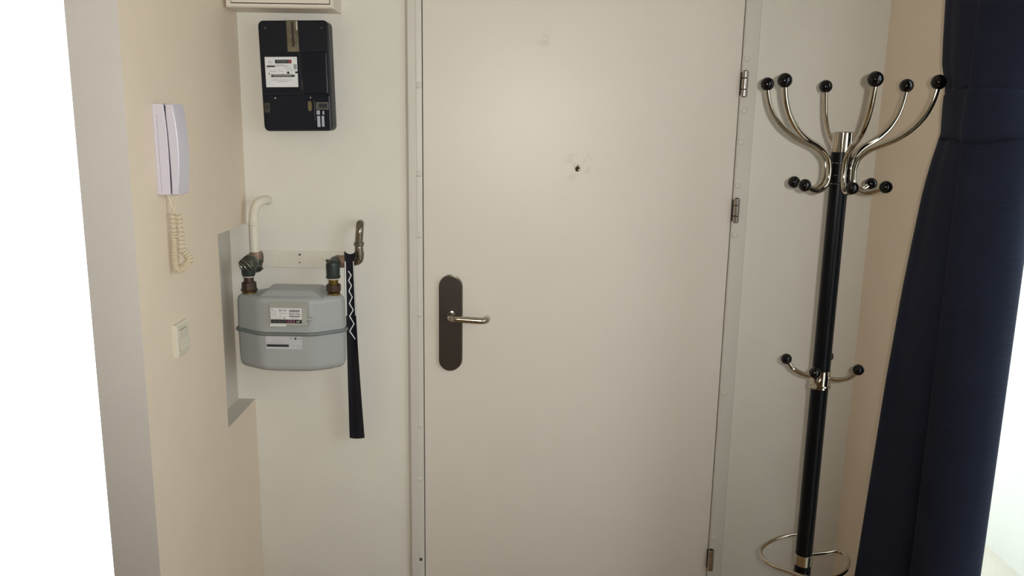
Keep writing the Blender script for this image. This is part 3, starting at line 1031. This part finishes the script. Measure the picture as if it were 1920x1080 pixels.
sh = thing('shoe_horn', 'long black shoe horn with a white zigzag print, hanging beside the gas meter', 'shoe horn', horn_at(821, 0))
bm = bmesh.new()
ns = 10
fr, bk = [], []
ysamp = [471 + 350 * i / 46 for i in range(47)]
for k, py in enumerate(ysamp):
    row_f, row_b = [], []
    for i in range(ns + 1):
        s = -1 + 2 * i / ns
        pyy = py
        if k == 0:
            pyy = py + 5.5 * (1 - s * s)           # scooped top edge
        if k == len(ysamp) - 1:
            pyy = py + 1.6 * (1 - s * s)
        row_f.append(bm.verts.new(horn_at(pyy, s)))
        row_b.append(bm.verts.new(horn_at(pyy, s) + Vector((0, 0.0022, 0))))
    fr.append(row_f)
    bk.append(row_b)
for k in range(len(fr) - 1):
    for i in range(ns):
        bm.faces.new((fr[k][i], fr[k][i + 1], fr[k + 1][i + 1], fr[k + 1][i]))
        bm.faces.new((bk[k][i], bk[k + 1][i], bk[k + 1][i + 1], bk[k][i + 1]))
    for i in (0, ns):
        bm.faces.new((fr[k][i], fr[k + 1][i], bk[k + 1][i], bk[k][i]))
for k in (0, -1):
    for i in range(ns):
        bm.faces.new((fr[k][i], bk[k][i], bk[k][i + 1], fr[k][i + 1]))
obj('horn_body', bm, HORN, sh)


def ribbon(name, pts, wpx, m, par):
    """flat print on the horn: a ribbon through pixel points (x, y)"""
    b_ = bmesh.new()

    def on(x, y):
        py_ = min(max(y, edges[0][0]), edges[-1][0])
        for (y0, l0, r0), (y1, l1, r1) in zip(edges, edges[1:]):
            if py_ <= y1:
                t = (py_ - y0) / (y1 - y0)
                l_, r_ = l0 + (l1 - l0) * t, r0 + (r1 - r0) * t
                break
        s = (x - (l_ + r_) / 2) / ((r_ - l_) / 2)
        return horn_at(y, max(-0.995, min(0.995, s)), 0.0004)
    L, Rr = [], []
    V2 = [Vector(p) for p in pts]
    for i, p in enumerate(V2):
        ta = (p - V2[i - 1]).normalized() if i else (V2[1] - p).normalized()
        tb_ = (V2[i + 1] - p).normalized() if i < len(V2) - 1 else ta
        t = (ta + tb_).normalized()
        nrm = Vector((-t.y, t.x))
        k_ = wpx / 2 / max(0.5, abs(nrm.dot(Vector((-ta.y, ta.x)))))
        L.append(b_.verts.new(on(*(p + nrm * k_))))
        Rr.append(b_.verts.new(on(*(p - nrm * k_))))
    for i in range(len(L) - 1):
        b_.faces.new((L[i], L[i + 1], Rr[i + 1], Rr[i]))
    return obj(name, b_, m, par, smooth=False)


zz = [(653, 508), (658.5, 516), (653.6, 526), (659, 535.5), (654.2, 546), (660.5, 557), (655, 569), (662.3, 581), (655.6, 593), (663.8, 607), (655.8, 621), (666, 636)]
ribbon('zigzag_stripe', zz, 1.9, WHITEI, sh)
ribbon('edge_stripe', [(647.2 + 2.6 * (y - 490) / 106, y) for y in range(490, 597, 6)], 1.8, WHITEI, sh)
ribbon('edge_stripe', [(662.6 + 4.3 * (y - 490) / 106, y) for y in range(490, 597, 6)], 1.8, WHITEI, sh)

# ------------------------------------------------------------------ intercom handset on the left wall
q0, q1 = onX(286, 194, XL), onX(293.5, 366, XL)
iy0 = (q0.y + q1.y) / 2
iz1, iz0 = q0.z, q1.z
ic = thing('intercom_handset', 'white wall intercom handset with a coiled cream cord', 'intercom', (XL, iy0 + 0.03, iz0))
zc = (iz0 + iz1) / 2
hl = (iz1 - iz0) / 2
IWD = 0.062


def side_prof(f0, f1, n=16):
    up = [(f0(t), zc + hl * t) for t in [-1 + 2 * i / n for i in range(n + 1)]]
    dn = [(f1(t), zc + hl * t) for t in [1 - 2 * i / n for i in range(n + 1)]]
    return up + dn


def y_prism(prof, y0, y1, r=0.003):
    b_ = bmesh.new()
    cx = sum(p[0] for p in prof) / len(prof)
    W_ = max(abs(p[0] - cx) for p in prof)

    def ring(y, ins):
        return [(cx + (x - cx) * (1 - ins / W_), y, zc + (z - zc) * (1 - ins / hl)) for x, z in prof]
    return loft(b_, [ring(y0, r), ring(y0 + r * 0.3, r * 0.3), ring(y0 + r, 0), ring(y1 - r * 2, 0), ring(y1 - r * 0.6, r * 0.6), ring(y1, r * 2)])


seam = lambda t: XL + 0.0265 - 0.0045 * max(0, t) ** 2 - 0.001 * max(0, -t) ** 2
bm = y_prism(side_prof(lambda t: XL, lambda t: seam(t)), iy0, iy0 + IWD, 0.0016)
obj('wall_base', bm, PHONE, ic, angle=30)
bm = bmesh.new()
box(bm, (XL + 0.0085, iy0 - 0.0004, iz0 + 0.004), (XL + 0.0090, iy0 + 0.004, iz1 - 0.02))
obj('base_seam', bm, mat('seam_grey', (150, 148, 160), 0.5), ic, smooth=False)
gap = lambda t: 0.0010 + 0.0016 * max(0.0, min(1.0, (-t + 0.12))) * (1 if t < 0.12 else 0) * (1 - max(0, -t - 0.6)) + 0.0022 * max(0, t - 0.72) / 0.28
bow = lambda t: XL + 0.0475 - 0.0075 * t * t
bm = y_prism(side_prof(lambda t: seam(t) + gap(t), bow), iy0 + 0.0005, iy0 + IWD - 0.002, 0.004)
hs = obj('handset', bm, PHONE, ic, angle=30)
b_ = bmesh.new()
box(b_, (XL + 0.018, iy0 + 0.0035, iz0 + 0.004), (XL + 0.030, iy0 + IWD - 0.006, iz1 - 0.004))
obj('cradle_gap', b_, mat('dark_gap_violet', (58, 52, 72), 0.8), ic, smooth=False)
# coiled cord: two straight leads, a helix down, round and up again
YC = iy0 + 0.035
pc_ = lambda x, y: onY(x, y, YC)
bm = bmesh.new()
tube(bm, [pc_(313, 364), pc_(317, 372), pc_(320, 384), pc_(325, 393), pc_(327, 398)], 0.0017, 8, 5)
tube(bm, [pc_(331, 364), pc_(330, 374), pc_(328, 384), pc_(326, 393), pc_(325, 399)], 0.0017, 8, 5)
obj('cord_lead', bm, CORDM, ic)
axis = [(325, 397), (325.5, 410), (326.5, 425), (327.5, 440), (328, 455), (328.5, 470), (329, 485), (330.5, 498), (334, 507), (340, 505), (346, 499), (353, 492), (357, 487), (352, 479), (346, 472), (342, 464), (340, 452), (339, 438), (337.5, 424), (336, 410), (332, 398)]
A = smooth_path([pc_(x, y) for x, y in axis], 10)
L = [0.0]
for i in range(1, len(A)):
    L.append(L[-1] + (A[i] - A[i - 1]).length)
tot = L[-1]


def axp(s):
    for i in range(1, len(A)):
        if s <= L[i] or i == len(A) - 1:
            t = (s - L[i - 1]) / max(L[i] - L[i - 1], 1e-9)
            return A[i - 1].lerp(A[i], t), (A[min(i + 1, len(A) - 1)] - A[max(i - 2, 0)]).normalized()


P = []
ph_, s = 0.0, 0.0
while s < tot:
    f = s / tot
    pitch = 0.0092 if f < 0.15 else (0.0060 if f < 0.22 else (0.0042 if f < 0.62 else (0.0060 if f < 0.68 else 0.0088)))
    c_, t_ = axp(s)
    u_ = t_.cross(Vector((0, 1, 0))).normalized()
    v_ = t_.cross(u_).normalized()
    R_ = 0.0066
    P.append(c_ + u_ * R_ * math.cos(ph_) + v_ * R_ * math.sin(ph_))
    ph_ += 2 * PI / 12
    s += pitch / 12
bm = tube(bmesh.new(), P, 0.0017, 6, 1)
obj('coiled_cord', bm, CORDM, ic)

# ------------------------------------------------------------------ light switch
a, b = onX(322, 610, XL), onX(347.5, 657, XL)
s0, s1 = onX(324, 641, XL).y, onX(348, 627, XL).y
sz1, sz0 = onX(334, 603.5, XL).z, onX(337, 664.5, XL).z
ls = thing('light_switch', 'ivory light switch on the cream wall below the intercom', 'switch', (XL, (s0 + s1) / 2, sz0))
bm = bmesh.new()


def sq(x, e):
    return [(x, s0 + e, sz0 + e), (x, s1 - e, sz0 + e), (x, s1 - e, sz1 - e), (x, s0 + e, sz1 - e)]


loft(bm, [sq(XL - 0.001, 0), sq(XL + 0.007, 0), sq(XL + 0.010, 0.004), sq(XL + 0.0095, 0.013), sq(XL + 0.006, 0.014)])
obj('switch_frame', bm, SWITCH, ls, smooth=False)
bm = bmesh.new()
m_ = (sz0 + sz1) / 2
e = 0.0145
prof = [(XL + 0.004, sz0 + e), (XL + 0.0135, sz0 + e), (XL + 0.0098, m_), (XL + 0.0115, sz1 - e), (XL + 0.004, sz1 - e)]
loft(bm, [[(x, s0 + e, z) for x, z in prof], [(x, s1 - e, z) for x, z in prof]])
obj('rocker', bm, SWITCH, ls, smooth=False)

# ------------------------------------------------------------------ coat stand
PX_, PY_ = 0.6640, 1.70
cs = thing('coat_stand', 'black coat stand with curved chrome arms and black ball tips', 'coat stand', (PX_, PY_, 0))
zat = lambda py: onY(1580 - 0.0873 * (py - 250), py, PY_).z
PR = 0.0182
ztop, zsl, zring = zat(247), zat(285), zat(343)
bm = lathe(bmesh.new(), [(0.03, PR), (zsl + 0.002, PR)], (PX_, PY_, 0), (0, 0, 1), 40)
pole = obj('pole', bm, BLACKP, cs)
bm = lathe(bmesh.new(), [(zsl, PR + 0.0012), (ztop - 0.002, PR + 0.0012), (ztop, PR - 0.001), (ztop, PR - 0.004), (ztop - 0.006, PR - 0.005)], (PX_, PY_, 0), (0, 0, 1), 40)
obj('chrome_cap', bm, CHROME, cs)
bm = lathe(bmesh.new(), [(zring, PR), (zring + 0.001, PR + 0.0014), (zsl - 0.001, PR + 0.0014), (zsl, PR)], (PX_, PY_, 0), (0, 0, 1), 40)
obj('sleeve', bm, BLACKP, cs)
for py in (305, 328, 344):
    z = zat(py)
    bm = lathe(bmesh.new(), [(z - 0.0008, PR + 0.001), (z - 0.0005, PR + 0.0022), (z + 0.0005, PR + 0.0022), (z + 0.0008, PR + 0.001)], (PX_, PY_, 0), (0, 0, 1), 40)
    obj('clamp_ring', bm, CHROME, cs)
prof_px = [(168, 156), (166, 172), (160, 195), (148, 219), (126, 243), (98, 261), (68, 273), (46, 283), (33, 296), (28, 310), (27, 325), (29, 340), (37, 351), (50, 356.5), (66, 356), (80, 351), (91, 346)]
k = PY_ / FPX
SIGHT = Vector((PX_, PY_, 0)).normalized()          # from the camera to the stand, level
ACROSS = Vector((SIGHT.y, -SIGHT.x, 0))
arm_prof = [((r * k) / math.cos(math.radians(12)) * SIGHT.y * (0.93 if r > 60 else 1.0), zat(py)) for r, py in prof_px]
for i in range(6):
    an = math.radians(14 + 60 * i)
    dr = ACROSS * math.cos(an) - SIGHT * math.sin(an)
    P = [Vector((PX_, PY_, 0)) + dr * r + Vector((0, 0, z)) for r, z in arm_prof]
    ar = obj('hook_arm', tube(bmesh.new(), P, 0.0056, 14, 5), CHROME, cs)
    obj('ball_tip', ball(bmesh.new(), P[0], 0.0142), BLACKG, ar)
    obj('ball_tip', ball(bmesh.new(), P[-1] + dr * 0.002, 0.0126), BLACKG, ar)
# lower ring of four hooks
zl0, zl1 = zat(727), zat(693)
bm = lathe(bmesh.new(), [(zl0, PR + 0.001), (zl0 + 0.001, PR + 0.004), (zl0 + 0.006, PR + 0.004), (zl0 + 0.008, PR + 0.0015), (zl1 - 0.001, PR + 0.0015), (zl1, PR)], (PX_, PY_, 0), (0, 0, 1), 40)
obj('chrome_collar', bm, CHROME, cs)
zm_, zbl = zat(707), zat(683)
for i in range(4):
    an = math.radians(9 + 90 * i)
    dr = ACROSS * math.cos(an) - SIGHT * math.sin(an)
    P = [Vector((PX_, PY_, 0)) + dr * r + Vector((0, 0, z)) for r, z in ((0.014, zm_), (0.028, zm_ - 0.0005), (0.045, zm_ + 0.003), (0.060, zm_ + 0.011), (0.0735, zbl))]
    ar = obj('short_hook', tube(bmesh.new(), P, 0.005, 14, 5), CHROME, cs)
    obj('ball_tip', ball(bmesh.new(), P[-1], 0.0118), BLACKG, ar)
# umbrella ring
zr = zat(1040)
bm = lathe(bmesh.new(), [(zat(1057), PR), (zat(1057) + 0.001, PR + 0.0015), (zat(1037) - 0.001, PR + 0.0015), (zat(1037), PR)], (PX_, PY_, 0), (0, 0, 1), 40)
obj('chrome_band', bm, STEEL, cs)
P = [Vector((PX_, PY_, zr)) + SIGHT * d_ for d_ in (0.012, 0.045, 0.07)] + [onZ(x, y, zr) for x, y in ((1509, 1002), (1495, 1002.5), (1470, 1006), (1443, 1016), (1427, 1030), (1430, 1046), (1450, 1061), (1480, 1072), (1508, 1081), (1540, 1085), (1568, 1081), (1586, 1070), (1592, 1053), (1584, 1040), (1568, 1034), (1545, 1037.5))] + [Vector((PX_ + 0.012, PY_, zr))]
obj('umbrella_ring', tube(bmesh.new(), P, 0.0042, 12, 8), CHROME, cs)
bm = lathe(bmesh.new(), [(0, 0.125), (0.012, 0.125), (0.022, 0.118), (0.032, 0.055), (0.04, 0.022), (0.06, PR)], (PX_, PY_, 0), (0, 0, 1), 48)
obj('round_base', bm, BLACKP, cs)

# ------------------------------------------------------------------ curtain
ct = thing('curtain', 'navy ribbed curtain gathered by a band beside the bright window', 'curtain', (0.85, 1.54, 0.03))
LE = [(2.50, 1769), (1.86, 1769), (1.645, 1771), (1.60, 1769), (1.555, 1764), (1.50, 1747), (1.45, 1731), (1.40, 1722), (1.25, 1693), (1.06, 1663), (0.85, 1636), (0.62, 1607), (0.02, 1560)]


def left_shift(z):
    """how far the far-left edge of the cloth stands out of the plain bundle at height z (metres)"""
    tab = [(2.50, 0.033), (1.88, 0.032), (1.72, 0.021), (1.666, 0.006), (1.62, 0.003), (1.59, 0.002), (1.565, 0.011), (1.52, 0.021), (1.47, 0.029), (1.37, 0.039), (1.28, 0.047), (1.08, 0.060), (0.88, 0.069), (0.61, 0.082), (0.40, 0.072), (0.02, 0.030)]
    for (z0, s0_), (z1, s1_) in zip(tab, tab[1:]):
        if z >= z1:
            t = (z0 - z) / (z0 - z1)
            t = max(0, min(1, t))
            return s0_ + (s1_ - s0_) * t
    return tab[-1][1]


def bundle(z, grow=0.0, pleats=1.0):
    """closed plan outline of the gathered cloth at height z"""
    ls_ = left_shift(z)
    K = [(0.924, 1.515), (0.919, 1.472), (0.905, 1.449), (0.882, 1.440), (0.856, 1.446), (0.834, 1.462), (0.816, 1.486), (0.808, 1.508), (0.8085, 1.519), (0.8165, 1.524),
         (0.820 - ls_ * 0.25, 1.534), (0.821 - ls_ * 0.45, 1.556), (0.823 - ls_ * 0.65, 1.580), (0.828 - ls_ * 0.85, 1.604), (0.832 - ls_, 1.626), (0.841 - ls_ * 0.9, 1.650), (0.857 - ls_ * 0.6, 1.662), (0.878 - ls_ * 0.3, 1.655), (0.905, 1.625), (0.92, 1.57)]
    cx, cy = 0.865, 1.545
    pts = [Vector((x, y, z)) for x, y in K]
    pts = smooth_path(pts + [pts[0]], 7)[:-1]
    out = []
    n = len(pts)
    for i, p in enumerate(pts):
        d = Vector((p.x - cx, p.y - cy, 0))
        wv = 0.0022 * math.sin(i * 0.21 - 2.2 * z + 1) * pleats
        q_ = p + d.normalized() * (grow + wv)
        q_.x = min(q_.x, XR - 0.006)
        out.append(q_)
    return out


def smooth_bundle(z, grow):
    """the band pulls straight across the hollows: take the outline's rounded hull"""
    o_ = bundle(z, 0.0, 0.2)
    n = len(o_)
    for _ in range(60):
        o_ = [(o_[i - 1] + o_[i] * 2 + o_[(i + 1) % n]) / 4 for i in range(n)]
    c_ = Vector((0.865, 1.545, z))
    return [Vector((min(p.x, XR - 0.005), p.y, p.z)) for p in [q_ + (q_ - c_).normalized() * grow for q_ in o_]]


zb0, zb1 = 1.572, 1.668
zlist = [2.498 - (2.498 - zb1 + 0.03) * i / 22 for i in range(23)]
bm = loft(bmesh.new(), [bundle(z, 0.0) for z in reversed(zlist)])
obj('upper_drape', bm, NAVY, ct, angle=80)
zlist = [zb0 + 0.03 - (zb0 + 0.03 - 0.02) * i / 46 for i in range(47)]
bm = loft(bmesh.new(), [bundle(z, 0.0) for z in reversed(zlist)])
obj('lower_drape', bm, NAVY, ct, angle=80)
bm = bmesh.new()
loops = []
for i in range(13):
    t = i / 12
    z = zb0 + (zb1 - zb0) * t
    g = 0.008 + 0.003 * math.sin(PI * t) - (0.006 if i in (0, 12) else 0)
    loops.append([p + Vector((0, 0, 0.006 * math.sin(p.y * 40 + 1) * (1 - t) + 0.004 * math.sin(p.y * 30) * t)) for p in smooth_bundle(z, g)])
loft(bm, loops)
obj('tie_band', bm, NAVY, ct, angle=80)

# lettering becomes plain meshes
bpy.context.view_layer.update()
dg = bpy.context.evaluated_depsgraph_get()
for o in [o for o in bpy.data.objects if o.type == 'FONT']:
    me = bpy.data.meshes.new_from_object(o.evaluated_get(dg))
    n = bpy.data.objects.new('temporary', me)
    COL.objects.link(n)
    n.parent = o.parent
    n.matrix_parent_inverse = o.matrix_parent_inverse.copy()
    n.location, n.rotation_euler, n.scale = o.location, o.rotation_euler, o.scale
    nm = o.name
    bpy.data.objects.remove(o)
    n.name = nm
    n['kind'] = 'stuff'
